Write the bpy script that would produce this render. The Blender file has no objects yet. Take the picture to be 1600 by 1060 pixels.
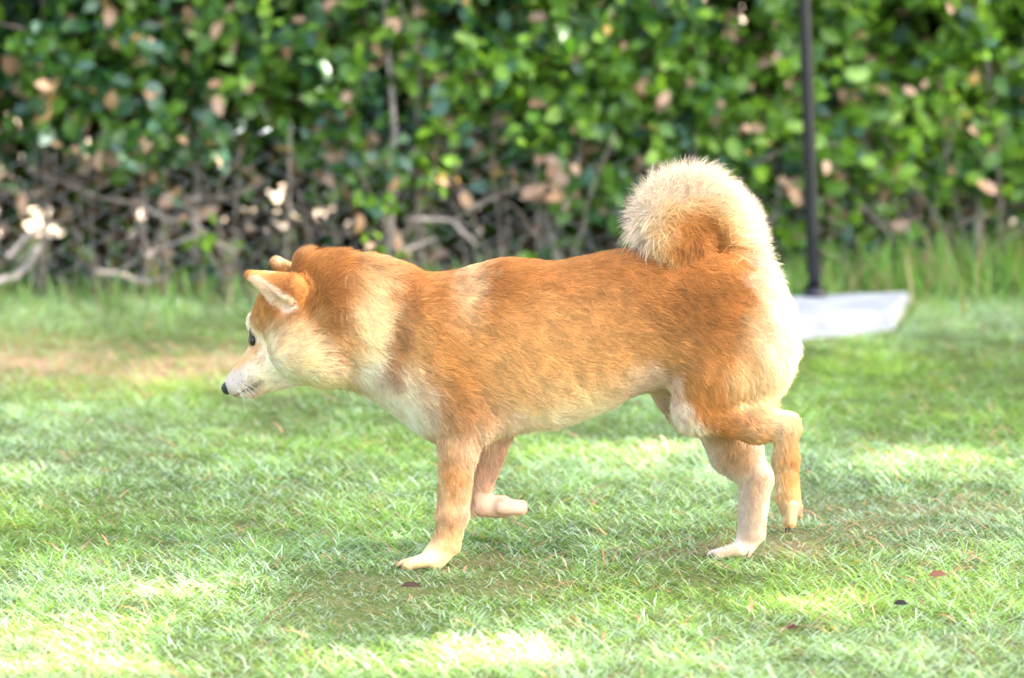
import bpy, math, random
import numpy as np
from mathutils import Vector, kdtree
random.seed(7)
rng = np.random.default_rng(7)
R = math.radians
scene = bpy.context.scene
col = scene.collection

# ------------------------------------------------------------------ camera
F_PX, PITCH, CAM_Y, CAM_H = 7057.0, 7.6, -5.955, 1.0975
cam_d = bpy.data.cameras.new("camera")
cam = bpy.data.objects.new("camera", cam_d); col.objects.link(cam)
cam.location = (0, CAM_Y, CAM_H); cam.rotation_euler = (R(90 - PITCH), 0, 0)
cam_d.sensor_width = 36; cam_d.lens = 36 * F_PX / 1600
cam_d.clip_end = 1000; cam_d.clip_start = 0.1
cam_d.dof.use_dof = True; cam_d.dof.focus_distance = 5.98; cam_d.dof.aperture_fstop = 4.3
scene.camera = cam

# ------------------------------------------------------------------ light
SUN_EL, SUN_AZ = 47.0, -12.0            # azimuth measured from +X towards +Y
w = bpy.data.worlds.new("World"); scene.world = w; w.use_nodes = True
nt = w.node_tree
sky = nt.nodes.new("ShaderNodeTexSky"); sky.sky_type = 'NISHITA'; sky.sun_disc = False
sky.sun_elevation = R(SUN_EL); sky.sun_rotation = R(90 - SUN_AZ)
sky.dust_density = 6.0; sky.ozone_density = 0.2; sky.air_density = 0.8
nt.links.new(sky.outputs[0], nt.nodes["Background"].inputs[0])
nt.nodes["Background"].inputs[1].default_value = 0.15
sd = bpy.data.lights.new("sun", 'SUN'); sd.energy = 3.2; sd.angle = R(0.53); sd.color = (1, 0.95, 0.84)
sun = bpy.data.objects.new("sun", sd); col.objects.link(sun)
SV = Vector((math.cos(R(SUN_EL)) * math.cos(R(SUN_AZ)), math.cos(R(SUN_EL)) * math.sin(R(SUN_AZ)), math.sin(R(SUN_EL))))
sun.rotation_euler = SV.to_track_quat('Z', 'Y').to_euler()
scene.view_settings.view_transform = 'Standard'; scene.view_settings.look = 'None'
scene.view_settings.exposure = 3.0; scene.view_settings.gamma = 1
scene.cycles.max_bounces = 6; scene.cycles.transparent_max_bounces = 4
scene.cycles.use_denoising = True

# ------------------------------------------------------------------ helpers
S = 0.000853                            # metres that one unit of the dog's plan covers
_cp, _sp = math.cos(R(PITCH)), math.sin(R(PITCH))
def at(x, y, Y=0.0):                    # dog plan (1600 x 1060 side drawing) -> point at depth Y
    u = (x - 800) / F_PX; v = -(y - 530) / F_PX
    d = np.array([u, _cp + v * _sp, -_sp + v * _cp])
    t = (Y - CAM_Y) / d[1]
    return np.array([0, CAM_Y, CAM_H]) + d * t
def gnd(x, y, z=0.0):                   # plan point carried down to height z
    u = (x - 800) / F_PX; v = -(y - 530) / F_PX
    d = np.array([u, _cp + v * _sp, -_sp + v * _cp])
    t = (z - CAM_H) / d[2]
    return np.array([0, CAM_Y, CAM_H]) + d * t
def tag(o, label=None, cat=None, group=None, kind=None):
    if label: o["label"] = label
    if cat: o["category"] = cat
    if group: o["group"] = group
    if kind: o["kind"] = kind
    return o
def empty(name, loc):
    o = bpy.data.objects.new(name, None); col.objects.link(o); o.location = loc
    o.empty_display_size = 0.05
    return o
def mesh_np(name, V, F, mat, parent=None, colors=None, smooth=True):
    """V (n,3), F list of (m,k) int arrays (k = 3 or 4)."""
    if not isinstance(F, (list, tuple)): F = [F]
    me = bpy.data.meshes.new(name)
    me.vertices.add(len(V)); me.vertices.foreach_set("co", np.asarray(V, np.float32).ravel())
    loops = np.concatenate([f.ravel() for f in F]).astype(np.int32)
    tot = np.concatenate([np.full(len(f), f.shape[1], np.int32) for f in F])
    st = np.concatenate([[0], np.cumsum(tot)[:-1]]).astype(np.int32)
    me.loops.add(len(loops)); me.loops.foreach_set("vertex_index", loops)
    me.polygons.add(len(tot)); me.polygons.foreach_set("loop_start", st)
    me.polygons.foreach_set("loop_total", tot)
    me.polygons.foreach_set("use_smooth", np.full(len(tot), smooth))
    me.update(calc_edges=True); me.validate()
    if colors is not None:
        a = me.color_attributes.new("Col", 'FLOAT_COLOR', 'POINT')
        c = np.ones((len(V), 4), np.float32); c[:, :3] = colors
        a.data.foreach_set("color", c.ravel())
    me.materials.append(mat)
    o = bpy.data.objects.new(name, me); col.objects.link(o)
    if parent is not None:
        o.parent = parent; o.matrix_parent_inverse = parent.matrix_world.inverted() if False else o.matrix_parent_inverse
        o.location = -Vector(parent.location)          # geometry is written in world space
    return o
def new_mat(name):
    m = bpy.data.materials.new(name); m.use_nodes = True
    return m, m.node_tree, m.node_tree.nodes["Principled BSDF"]
def mat_plain(name, c, rough=0.6, metal=0.0, noise=0.12, scale=60, spec=0.5, bump=0.0):
    m, t, b = new_mat(name)
    n = t.nodes.new("ShaderNodeTexNoise"); n.inputs["Scale"].default_value = scale; n.inputs["Detail"].default_value = 6
    tc = t.nodes.new("ShaderNodeTexCoord"); t.links.new(tc.outputs["Object"], n.inputs["Vector"])
    r = t.nodes.new("ShaderNodeValToRGB")
    r.color_ramp.elements[0].position = 0.3; r.color_ramp.elements[1].position = 0.7
    r.color_ramp.elements[0].color = (*[max(0, v * (1 - noise)) for v in c], 1)
    r.color_ramp.elements[1].color = (*[min(1, v * (1 + noise)) for v in c], 1)
    t.links.new(n.outputs["Fac"], r.inputs[0]); t.links.new(r.outputs[0], b.inputs["Base Color"])
    b.inputs["Roughness"].default_value = rough; b.inputs["Metallic"].default_value = metal
    b.inputs["Specular IOR Level"].default_value = spec
    if bump:
        bp = t.nodes.new("ShaderNodeBump"); bp.inputs["Strength"].default_value = bump; bp.inputs["Distance"].default_value = 0.004
        t.links.new(n.outputs["Fac"], bp.inputs["Height"]); t.links.new(bp.outputs[0], b.inputs["Normal"])
    return m
def mat_leafy(name, rough=0.45, trans=0.35, spec=0.5, tint=(1.2, 1.3, 0.5)):
    """vertex-coloured leaf: glossy front plus light let through."""
    m, t, b = new_mat(name)
    a = t.nodes.new("ShaderNodeAttribute"); a.attribute_name = "Col"
    t.links.new(a.outputs["Color"], b.inputs["Base Color"])
    b.inputs["Roughness"].default_value = rough; b.inputs["Specular IOR Level"].default_value = spec
    tr = t.nodes.new("ShaderNodeBsdfTranslucent")
    mu = t.nodes.new("ShaderNodeMix"); mu.data_type = 'RGBA'; mu.blend_type = 'MULTIPLY'; mu.inputs[0].default_value = 1
    t.links.new(a.outputs["Color"], mu.inputs[6]); mu.inputs[7].default_value = (*tint, 1)
    t.links.new(mu.outputs[2], tr.inputs[0])
    mx = t.nodes.new("ShaderNodeMixShader"); mx.inputs[0].default_value = trans
    t.links.new(b.outputs[0], mx.inputs[1]); t.links.new(tr.outputs[0], mx.inputs[2])
    t.links.new(mx.outputs[0], t.nodes["Material Output"].inputs[0])
    return m
class Noise:
    """smooth pseudo-noise from summed sines, about -1..1"""
    def __init__(s, scale, n=10, dim=3, seed=0):
        r = np.random.default_rng(seed)
        s.k = r.normal(size=(n, dim)) * (2 * math.pi / scale) * 0.6; s.p = r.uniform(0, 6.28, n); s.n = n
    def __call__(s, P):
        out = np.zeros(len(P))
        for k, p in zip(s.k, s.p): out += np.sin(P @ k + p)
        return out / math.sqrt(s.n) / 1.1
def norm(a): return a / np.maximum(np.linalg.norm(a, axis=-1, keepdims=True), 1e-9)
def tube(path, radii, n=8, closed_ends=True):
    path = np.asarray(path, float); radii = np.asarray(radii, float)
    tan = norm(np.gradient(path, axis=0)); V = []; up = np.array([0.3, 0.2, 1.0])
    for p, t, r in zip(path, tan, radii):
        a = np.cross(t, up); 
        if np.linalg.norm(a) < 1e-3: a = np.cross(t, [1, 0, 0])
        a /= np.linalg.norm(a); b = np.cross(a, t)
        for k in range(n):
            th = 2 * math.pi * k / n; V.append(p + r * (math.cos(th) * a + math.sin(th) * b))
    F = []
    for i in range(len(path) - 1):
        for k in range(n):
            F.append((i * n + k, i * n + (k + 1) % n, (i + 1) * n + (k + 1) % n, (i + 1) * n + k))
    V = V + [path[0], path[-1]]; T = []
    a0 = len(V) - 2; e = (len(path) - 1) * n
    for k in range(n):
        T.append((a0, (k + 1) % n, k)); T.append((a0 + 1, e + k, e + (k + 1) % n))
    return np.array(V), [np.array(F), np.array(T)]
def spline(pts, n):
    pts = np.asarray(pts, float); k = len(pts)
    P = np.vstack([2 * pts[0] - pts[1], pts, 2 * pts[-1] - pts[-2]])
    out = []
    for u in np.linspace(0, k - 1 - 1e-6, n):
        i = int(u); t = u - i; a, b, c, d = P[i:i + 4]
        out.append(0.5 * ((2 * b) + (-a + c) * t + (2 * a - 5 * b + 4 * c - d) * t * t + (-a + 3 * b - 3 * c + d) * t ** 3))
    return np.array(out)
def join(parts):
    Vs, Q, T, off = [], [], [], 0
    for V, F in parts:
        Vs.append(V)
        for f in F: (Q if f.shape[1] == 4 else T).append(f + off)
        off += len(V)
    out = []
    if Q: out.append(np.vstack(Q))
    if T: out.append(np.vstack(T))
    return np.vstack(Vs), out

# ------------------------------------------------------------------ ground
m_gr, t, b = new_mat("soil_and_thatch")
tc = t.nodes.new("ShaderNodeTexCoord")
n1 = t.nodes.new("ShaderNodeTexNoise"); n1.inputs["Scale"].default_value = 2.2; n1.inputs["Detail"].default_value = 8
n2 = t.nodes.new("ShaderNodeTexNoise"); n2.inputs["Scale"].default_value = 90; n2.inputs["Detail"].default_value = 8
t.links.new(tc.outputs["Object"], n1.inputs["Vector"]); t.links.new(tc.outputs["Object"], n2.inputs["Vector"])
r1 = t.nodes.new("ShaderNodeValToRGB")
r1.color_ramp.elements[0].color = (0.07, 0.11, 0.03, 1); r1.color_ramp.elements[0].position = 0.35
r1.color_ramp.elements[1].color = (0.16, 0.16, 0.07, 1); r1.color_ramp.elements[1].position = 0.75
r2 = t.nodes.new("ShaderNodeValToRGB")
r2.color_ramp.elements[0].color = (0.5, 0.5, 0.5, 1); r2.color_ramp.elements[1].color = (1.5, 1.4, 1.3, 1)
t.links.new(n1.outputs["Fac"], r1.inputs[0]); t.links.new(n2.outputs["Fac"], r2.inputs[0])
mu = t.nodes.new("ShaderNodeMix"); mu.data_type = 'RGBA'; mu.blend_type = 'MULTIPLY'; mu.inputs[0].default_value = 1
t.links.new(r1.outputs[0], mu.inputs[6]); t.links.new(r2.outputs[0], mu.inputs[7])
at_ = t.nodes.new("ShaderNodeAttribute"); at_.attribute_name = "Col"     # R: bare dirt, G: sandy
mixd = t.nodes.new("ShaderNodeMix"); mixd.data_type = 'RGBA'
sp = t.nodes.new("ShaderNodeSeparateColor"); t.links.new(at_.outputs["Color"], sp.inputs[0])
dm = t.nodes.new("ShaderNodeMix"); dm.data_type = 'RGBA'; dm.blend_type = 'MULTIPLY'; dm.inputs[0].default_value = 1
dm.inputs[6].default_value = (0.42, 0.27, 0.19, 1); t.links.new(r2.outputs[0], dm.inputs[7])
t.links.new(sp.outputs[0], mixd.inputs[0]); t.links.new(mu.outputs[2], mixd.inputs[6]); t.links.new(dm.outputs[2], mixd.inputs[7])
t.links.new(mixd.outputs[2], b.inputs["Base Color"]); b.inputs["Roughness"].default_value = 0.95
b.inputs["Specular IOR Level"].default_value = 0.1
bp = t.nodes.new("ShaderNodeBump"); bp.inputs["Strength"].default_value = 0.7; bp.inputs["Distance"].default_value = 0.01
t.links.new(n2.outputs["Fac"], bp.inputs["Height"]); t.links.new(bp.outputs[0], b.inputs["Normal"])

def bump_z(P):                          # gentle unevenness of the lawn (zero around the dog's feet stays tiny)
    return 0.004 * NZ1(P) + 0.0025 * NZ2(P)
NZ1 = Noise(0.55, 10, 2, 1); NZ2 = Noise(0.16, 12, 2, 2); NB = Noise(0.30, 12, 2, 3); NB2 = Noise(0.09, 12, 2, 4)
DIRT = [(*gnd(110, 566)[:2], 0.75, 0.36, 0.72), (*gnd(330, 562)[:2], 0.25, 0.22, 0.55), (*gnd(1215, 855)[:2], 0.10, 0.10, 0.7),
        (*gnd(755, 880)[:2], 0.06, 0.05, 0.45), (*gnd(1080, 868)[:2], 0.08, 0.07, 0.4), (*gnd(1500, 800)[:2], 0.2, 0.08, 0.35),
        (*gnd(-300, 575)[:2], 0.5, 0.25, 0.8)]
def bare(P):
    v = np.zeros(len(P))
    for cx, cy, rx, ry, s in DIRT:
        q = ((P[:, 0] - cx) / rx) ** 2 + ((P[:, 1] - cy) / ry) ** 2
        v = np.maximum(v, s * np.exp(-q * 1.3))
    return np.clip(v * (1 + 0.45 * NB2(P) + 0.35 * NB(P)), 0, 1)
xs = np.concatenate([[-250, -60, -20, -8], np.linspace(-3, 3, 151), [8, 20, 60, 250]])
ys = np.concatenate([[-250, -60, -20, -6], np.linspace(-3, 4, 176), [7, 12, 25, 60, 250]])
GX, GY = np.meshgrid(xs, ys, indexing='ij'); P2 = np.c_[GX.ravel(), GY.ravel()]
inner = (np.abs(P2[:, 0]) <= 3) & (P2[:, 1] >= -3) & (P2[:, 1] <= 4)
Z = np.where(inner, bump_z(P2), 0)
ii, jj = np.meshgrid(np.arange(len(xs) - 1), np.arange(len(ys) - 1), indexing='ij'); ii = ii.ravel(); jj = jj.ravel(); n = len(ys)
Fq = np.c_[ii * n + jj, (ii + 1) * n + jj, (ii + 1) * n + jj + 1, ii * n + jj + 1]
gc = np.zeros((len(P2), 3)); gc[:, 0] = np.where(inner, bare(P2), 0.15)
ground = mesh_np("ground", np.c_[P2, Z], Fq, m_gr, colors=gc); tag(ground, kind="structure")
m_path = mat_plain("pale_dry_earth", (0.62, 0.50, 0.36), 0.95, noise=0.25, scale=7, spec=0.05, bump=0.3)
px, py = np.meshgrid(np.linspace(-14, 14, 30), np.linspace(3.95, 24, 30), indexing='ij')
Pp = np.c_[px.ravel(), py.ravel()]
ii, jj = np.meshgrid(np.arange(29), np.arange(29), indexing='ij'); ii = ii.ravel(); jj = jj.ravel()
pth = mesh_np("path", np.c_[Pp, np.full(len(Pp), 0.006)], np.c_[ii * 30 + jj, (ii + 1) * 30 + jj, (ii + 1) * 30 + jj + 1, ii * 30 + jj + 1], m_path)
tag(pth, kind="structure")

# ------------------------------------------------------------------ grass
m_blade = mat_leafy("grass_blade", 0.5, 0.42, 0.4, (1.15, 1.25, 0.55))
def hedge_front(x): return 2.86 + 0.10 * np.clip(x, -3, 3)
def blades(name, P, L, W, lean, az, colr, tipc, curl=1.0):
    """each blade: 3 cross rows + tip"""
    N = len(P); d = np.c_[np.cos(az), np.sin(az), np.zeros(N)]
    side = np.c_[-np.sin(az + 0.6 * rng.normal(size=N)), np.cos(az), np.zeros(N)]; side = norm(side)
    V = np.zeros((N, 7, 3)); C = np.zeros((N, 7, 3))
    ts = [0, 0.4, 0.75, 1.0]; wf = [0.8, 1.0, 0.7, 0]
    k = 0; pos = P.copy(); prev = 0
    for j, tt in enumerate(ts):
        ang = lean * (0.35 + 0.65 * tt ** 0.8 * curl)
        ang = np.clip(ang, 0, 1.75)
        step = (tt - prev) * L; prev = tt
        pos = pos + (d * np.sin(ang)[:, None] + np.array([0, 0, 1.0]) * np.cos(ang)[:, None]) * step[:, None]
        cc = colr * (1 - tt)[..., None] + tipc * tt if False else colr + (tipc - colr) * tt
        if j < 3:
            V[:, k] = pos - side * (W * wf[j] / 2)[:, None]; V[:, k + 1] = pos + side * (W * wf[j] / 2)[:, None]
            C[:, k] = cc; C[:, k + 1] = cc; k += 2
        else:
            V[:, 6] = pos; C[:, 6] = cc
    V[:, :, 2] = np.maximum(V[:, :, 2], P[:, None, 2] - 0.002 + 0.0015 * np.arange(7) / 2)
    base = (np.arange(N) * 7)[:, None]
    Q = np.vstack([base + np.array([0, 1, 3, 2]), base + np.array([2, 3, 5, 4])]); T = base + np.array([4, 5, 6])
    o = mesh_np(name, V.reshape(-1, 3), [Q, T], m_blade, colors=C.reshape(-1, 3)); return o
SL = [gnd(1145, 464, 0.04), gnd(1430, 453, 0.04), gnd(1400, 492, 0.04), gnd(1145, 513, 0.04)]
def on_slab(P):
    ins = np.ones(len(P), bool)
    for i in range(4):
        a, b_ = SL[i], SL[(i + 1) % 4]
        ins &= ((b_[0] - a[0]) * (P[:, 1] - a[1]) - (b_[1] - a[1]) * (P[:, 0] - a[0])) < 0
    return ins
def lawn_points(n, x0, x1, y0, y1):
    P = np.c_[rng.uniform(x0, x1, n), rng.uniform(y0, y1, n)]
    keep = rng.random(n) > bare(P) * 0.9
    keep &= P[:, 1] < hedge_front(P[:, 0]) + 0.5
    keep &= ~on_slab(P)
    # clumpy density
    keep &= rng.random(n) < 0.72 + 0.28 * NB2(P)
    return P[keep]
P = np.vstack([lawn_points(600000, -1.25, 1.25, -0.95, 3.2), lawn_points(60000, -3, -1.25, -1.4, 3.2), lawn_points(60000, 1.25, 3, -1.4, 3.2)])
N = len(P); cl = NB(P); c2 = NZ1(P)
L = rng.uniform(0.013, 0.032, N) * (1 + 0.25 * cl)
far = np.clip((P[:, 1] - 2.2) / 0.5, 0, 1)
L *= 1 + 0.5 * far
lean = np.abs(rng.normal(1.38, 0.28, N))
az = np.where(rng.random(N) < 0.78, rng.choice([0, math.pi], N) + rng.normal(0, 0.45, N), rng.uniform(0, 6.28, N))
g1 = np.array([0.13, 0.28, 0.05]); g2 = np.array([0.29, 0.43, 0.08]); g3 = np.array([0.41, 0.54, 0.38]); st_ = np.array([0.50, 0.38, 0.22])
u = rng.random(N)[:, None]; C = g1 + (g2 - g1) * np.clip(u + 0.25 * cl[:, None], 0, 1)
mint = rng.random(N) < np.clip(0.42 + 0.25 * c2, 0, 1); C[mint] = g3 * rng.uniform(0.8, 1.25, (mint.sum(), 1))
dry = rng.random(N) < 0.055 + 0.30 * bare(P); C[dry] = st_ * rng.uniform(0.6, 1.15, (dry.sum(), 1))
C *= rng.uniform(0.7, 1.25, (N, 1)) * (1 + 0.16 * NB(P) + 0.14 * NB2(P))[:, None]
lawn = blades("grass", np.c_[P, bump_z(P) - 0.002], L, rng.uniform(0.0011, 0.0022, N), lean, az, C * 0.85, C * 1.15)
tag(lawn, "short green lawn grass with worn patches spreading under the dog", "grass", kind="stuff")
# taller weeds along the hedge foot, mostly on the right
def weed_points(n):
    x = rng.uniform(-3, 3, n); y = hedge_front(x) + rng.normal(-0.02, 0.13, n)
    keep = rng.random(n) < np.where(x > 0.35, 1.0, np.where(x > -0.1, 0.5, 0.12))
    P = np.c_[x, y]; return P[keep & ~on_slab(P)]
P = weed_points(15000); N = len(P)
right = np.clip((P[:, 0] - 0.35) / 0.6, 0, 1)
L = rng.uniform(0.05, 0.11, N) + right * rng.uniform(0.0, 0.10, N)
u = rng.random(N)[:, None]; C = g1 * 1.2 + (np.array([0.24, 0.38, 0.12]) - g1) * u
dry = rng.random(N) < 0.2; C[dry] = st_ * rng.uniform(0.6, 1.0, (dry.sum(), 1))
weeds = blades("tall_grass", np.c_[P, np.zeros(N)], L, rng.uniform(0.003, 0.006, N), np.abs(rng.normal(0.85, 0.4, N)), rng.uniform(0, 6.28, N), C * 0.9, C * 1.1)
tag(weeds, "taller pale green grass growing wild along the foot of the hedge", "grass", kind="stuff")
# straw, pine needles and crumbs of leaf lying on the lawn
def litter(n):
    P = np.c_[rng.uniform(-1.6, 1.6, n), rng.uniform(-1.0, 2.9, n)]
    w_ = 0.15 + 0.8 * bare(P) + 0.25 * (NB(P) > 0.9)
    return P[rng.random(n) < w_]
P = litter(11000)
P = np.vstack([P] + [np.c_[rng.normal(gnd(cx, cy)[0], 0.05 * k, 22 * k), rng.normal(gnd(cx, cy)[1], 0.05 * k, 22 * k)] for cx, cy, k in ((1215, 855, 2), (760, 882, 2), (1070, 868, 1), (1500, 800, 2), (1450, 895, 2), (1350, 860, 2), (1230, 990, 1))]); N = len(P); L = rng.uniform(0.012, 0.058, N); az = rng.choice([0, math.pi], N) + rng.normal(0, 0.6, N)
C = np.array([0.42, 0.19, 0.11]) * rng.uniform(0.4, 1.6, (N, 1)) + np.array([0.05, 0.03, 0.02])
lit = blades("litter", np.c_[P, bump_z(P) + rng.uniform(0.008, 0.022, N)], L, rng.uniform(0.0012, 0.003, N), np.full(N, 1.6), az, C, C)
tag(lit, "brown dry needles and straw scattered over the lawn", "litter", kind="stuff")

# ------------------------------------------------------------------ leaf builder
def leaf_cloud(name, P, D, Nrm, L, W, C, mat, parent=None):
    """P base points, D axis directions, Nrm approximate face normals; folded oval leaves."""
    N = len(P); D = norm(D); side = norm(np.cross(D, Nrm)); up = np.cross(side, D)
    L = L[:, None]; W = W[:, None]
    V = np.zeros((N, 8, 3))
    V[:, 0] = P
    mids = [(0.33, 0.42, 0.0), (0.70, 0.40, 0.03)]
    k = 1
    for (a, wv, s) in mids:
        c = P + D * L * a + up * L * (0.05 * a - 0.14 * a * a)
        V[:, k] = c - side * W * wv * 1.15 + up * W * 0.14; V[:, k + 1] = c; V[:, k + 2] = c + side * W * wv * 1.15 + up * W * 0.14; k += 3
    V[:, 7] = P + D * L - up * L * 0.12
    base = (np.arange(N) * 8)[:, None]
    T = np.vstack([base + np.array(f) for f in ((0, 2, 1), (0, 3, 2), (4, 5, 7), (5, 6, 7))])
    Q = np.vstack([base + np.array(f) for f in ((1, 2, 5, 4), (2, 3, 6, 5))])
    Cc = np.repeat(C[:, None, :], 8, 1); Cc[:, [2, 5]] *= 1.12
    return mesh_np(name, V.reshape(-1, 3), [Q, T], mat, parent, Cc.reshape(-1, 3))

# ------------------------------------------------------------------ hedge
m_leaf = mat_leafy("hedge_leaf", 0.38, 0.32, 0.6, (1.3, 1.4, 0.45))
m_bark = mat_plain("hedge_bark", (0.23, 0.18, 0.14), 0.85, noise=0.35, scale=45, spec=0.2, bump=0.4)
m_twig = mat_plain("twig_bark", (0.27, 0.22, 0.18), 0.8, noise=0.35, scale=40, spec=0.2)
m_pale_bark = mat_plain("pale_bark", (0.40, 0.34, 0.30), 0.8, noise=0.3, scale=60, spec=0.2, bump=0.4)
hedge = empty("hedge", (0, 3.2, 0))
tag(hedge, "tall leafy green hedge with bare stems showing low down on the left", "hedge")
HOLES = []                                           # see-through gaps (x, z, radius) running front to back
for _ in range(70): HOLES.append((random.uniform(-3, 3), random.uniform(0.08, 1.3), random.uniform(0.008, 0.022)))
HOLES += [(-0.985, 0.155, 0.026), (-0.98, 0.10, 0.020), (-1.0, 0.06, 0.04), (-1.10, 0.12, 0.05), (-0.478, 0.14, 0.012), (-0.49, 0.21, 0.010), (0.38, 0.60, 0.02), (0.13, 0.62, 0.018), (-0.98, 0.30, 0.016)]
ND = Noise(0.16, 14, 3, 11); NH = Noise(0.5, 12, 3, 12)
NT = 17500; NO = 13000
x = np.concatenate([rng.uniform(-2.0, 2.0, NT), rng.uniform(-3.2, 3.2, NO)]); z = np.concatenate([rng.uniform(0.02, 0.95, NT), rng.uniform(0.02, 1.75, NO)])
NT += NO; dep = rng.random(NT) ** 1.1 * 0.85
tw = np.c_[x, hedge_front(x) + dep, z]
low = 0.17 - 0.12 * np.clip((x + 0.1) / 0.5, 0, 1) + 0.05 * ND(tw)      # where the leafy part ends
keep = rng.random(NT) < np.clip((z - low) / 0.13, np.where(dep > 0.4, 0.7, 0.07), 1)
dens = ND(tw) * 0.6 + NH(tw) * 0.35 + Noise(0.08, 14, 3, 13)(tw) * 0.3 + 0.06 + np.clip(x, -0.6, 0.8) * 0.6
keep &= (dens > -0.25) | (dep > 0.33) | (rng.random(NT) < 0.12)
tw = tw[keep]; nt_ = len(tw)
PER = 9
ax = norm(np.c_[rng.normal(0, 0.55, nt_), rng.normal(-0.55, 0.35, nt_), rng.normal(0.55, 0.45, nt_)])
P = np.repeat(tw, PER, 0) + np.repeat(ax, PER, 0) * np.tile(np.linspace(-0.045, 0.06, PER), nt_)[:, None] + rng.normal(0, 0.006, (nt_ * PER, 3))
D = norm(np.repeat(ax, PER, 0) * 0.5 + rng.normal(0, 0.75, (nt_ * PER, 3)) + np.array([0, -0.25, 0.05]))
NR = norm(rng.normal(0, 0.55, (nt_ * PER, 3)) + np.array([0.05, -0.75, 0.55]))
N = len(P)
ok = np.ones(N, bool)
for hx, hz, hr in HOLES:
    yy = P[:, 1] - hedge_front(hx)
    ok &= ((P[:, 0] + 0.5 * D[:, 0] * 0.04 - hx) ** 2 + (P[:, 2] + 0.1 * yy - hz) ** 2) > (hr + 0.012) ** 2
P, D, NR = P[ok], D[ok], NR[ok]; N = len(P)
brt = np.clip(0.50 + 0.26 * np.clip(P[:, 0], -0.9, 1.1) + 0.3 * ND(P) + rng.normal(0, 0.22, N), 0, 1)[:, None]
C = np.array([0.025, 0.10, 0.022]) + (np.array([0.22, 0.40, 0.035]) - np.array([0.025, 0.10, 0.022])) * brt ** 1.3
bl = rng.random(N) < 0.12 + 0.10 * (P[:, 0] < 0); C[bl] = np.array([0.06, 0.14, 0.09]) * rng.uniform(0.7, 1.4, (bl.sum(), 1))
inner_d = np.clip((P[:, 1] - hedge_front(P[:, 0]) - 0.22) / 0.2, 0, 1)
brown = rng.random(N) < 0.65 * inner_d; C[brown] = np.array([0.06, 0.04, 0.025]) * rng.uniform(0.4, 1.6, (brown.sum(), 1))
dead = rng.random(N) < 0.05 + 0.25 * (Noise(0.1, 12, 3, 14)(P) > 1.0) + 0.12 * (P[:, 2] < 0.25)
dead |= (rng.random(N) < 0.05) & (P[:, 0] < 0.1)
C[dead] = np.array([0.50, 0.31, 0.21]) * rng.uniform(0.4, 1.5, (dead.sum(), 1)); C = np.clip(C, 0, 0.8)
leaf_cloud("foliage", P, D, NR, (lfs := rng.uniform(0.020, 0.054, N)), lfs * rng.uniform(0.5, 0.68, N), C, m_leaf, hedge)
# stems rising from the ground and fine twigs
for i in range(26):
    x0 = -2.7 + 5.4 * (i + random.uniform(0.1, 0.9)) / 26; y0 = float(hedge_front(x0)) + random.uniform(0.06, 0.4)
    pts = [(x0, y0, -0.03)]; 
    for k in range(1, 6): pts.append((pts[-1][0] + random.gauss(0, 0.03), y0 + random.gauss(0, 0.03), k * 0.3))
    pt = spline(pts, 22); r0 = random.uniform(0.006, 0.013)
    V, F = tube(pt, np.linspace(r0, r0 * 0.5, 22), 7); mesh_np("stem", V, F, m_pale_bark if i % 2 else m_bark, hedge)
def hp(x, y, dy=0.03):                               # point just inside the hedge face at plan (x, y)
    Y = float(hedge_front((x - 800) * 0.00125)) + dy
    return at(x, y, Y)
for path, r in (([(150, 424), (190, 430), (225, 442), (250, 438)], 0.0075), ([(215, 318), (260, 342), (300, 346), (330, 372), (370, 395)], 0.006),
                ([(228, 400), (250, 388), (285, 376), (320, 365)], 0.006), ([(640, 345), (690, 343), (720, 358), (745, 385)], 0.006),
                ([(600, 395), (640, 388), (680, 372)], 0.006), ([(-40, 452), (0, 440), (35, 425), (60, 385)], 0.012), ([(10, 405), (40, 372), (80, 350)], 0.008),
                ([(1330, 300), (1370, 345), (1400, 380)], 0.005), ([(1150, 375), (1200, 345), (1240, 320)], 0.005), ([(880, 330), (900, 260), (915, 190)], 0.006)):
    pt = spline([hp(a, b_, random.uniform(0.0, 0.06)) for a, b_ in path], 14) + rng.normal(0, 0.0016, (14, 3)); r *= 0.72
    V, F = tube(pt, np.linspace(r, r * 0.7, 14), 7); mesh_np("branch", V, F, m_pale_bark, hedge)
parts = []
for i in range(420):
    x0 = random.uniform(-3, 3); p0 = np.array([x0, float(hedge_front(x0)) + random.uniform(0.02, 0.5), random.uniform(0.02, 1.3)])
    d = np.array([random.gauss(0, 0.6), random.gauss(-0.1, 0.4), random.gauss(0.7, 0.4)]); d /= np.linalg.norm(d); l = random.uniform(0.12, 0.35)
    pts = [p0 + d * l * k / 3 + np.array([random.gauss(0, 0.012) for _ in range(3)]) for k in range(4)]
    parts.append(tube(spline(pts, 7), np.linspace(0.003, 0.0012, 7), 5))
for i in range(130):
    x0 = random.uniform(-2, 1.2); p0 = np.array([x0, float(hedge_front(x0)) + random.uniform(-0.03, 0.10), -0.01])
    h_ = random.uniform(0.10, 0.42); lx = random.gauss(0, 0.03)
    parts.append(tube(spline([p0 + np.array([lx * k + random.gauss(0, 0.006), random.gauss(0, 0.006), h_ * k / 3]) for k in range(4)], 8), np.linspace(random.uniform(0.0012, 0.0026), 0.001, 8), 5))
for i in range(55):
    x0 = random.uniform(-2, 2); p0 = np.array([x0, float(hedge_front(x0)) + random.uniform(-0.02, 0.12), random.uniform(0.02, 0.30)])
    l = random.uniform(0.10, 0.28); a = random.choice([0, math.pi]) + random.gauss(0, 0.5)
    parts.append(tube(spline([p0 + np.array([math.cos(a) * l * k / 3, random.gauss(0, 0.01), math.sin(a) * l * k / 3 + random.gauss(0, 0.014)]) for k in range(4)], 8), np.linspace(random.uniform(0.0014, 0.0032), 0.001, 8), 5))
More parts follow.
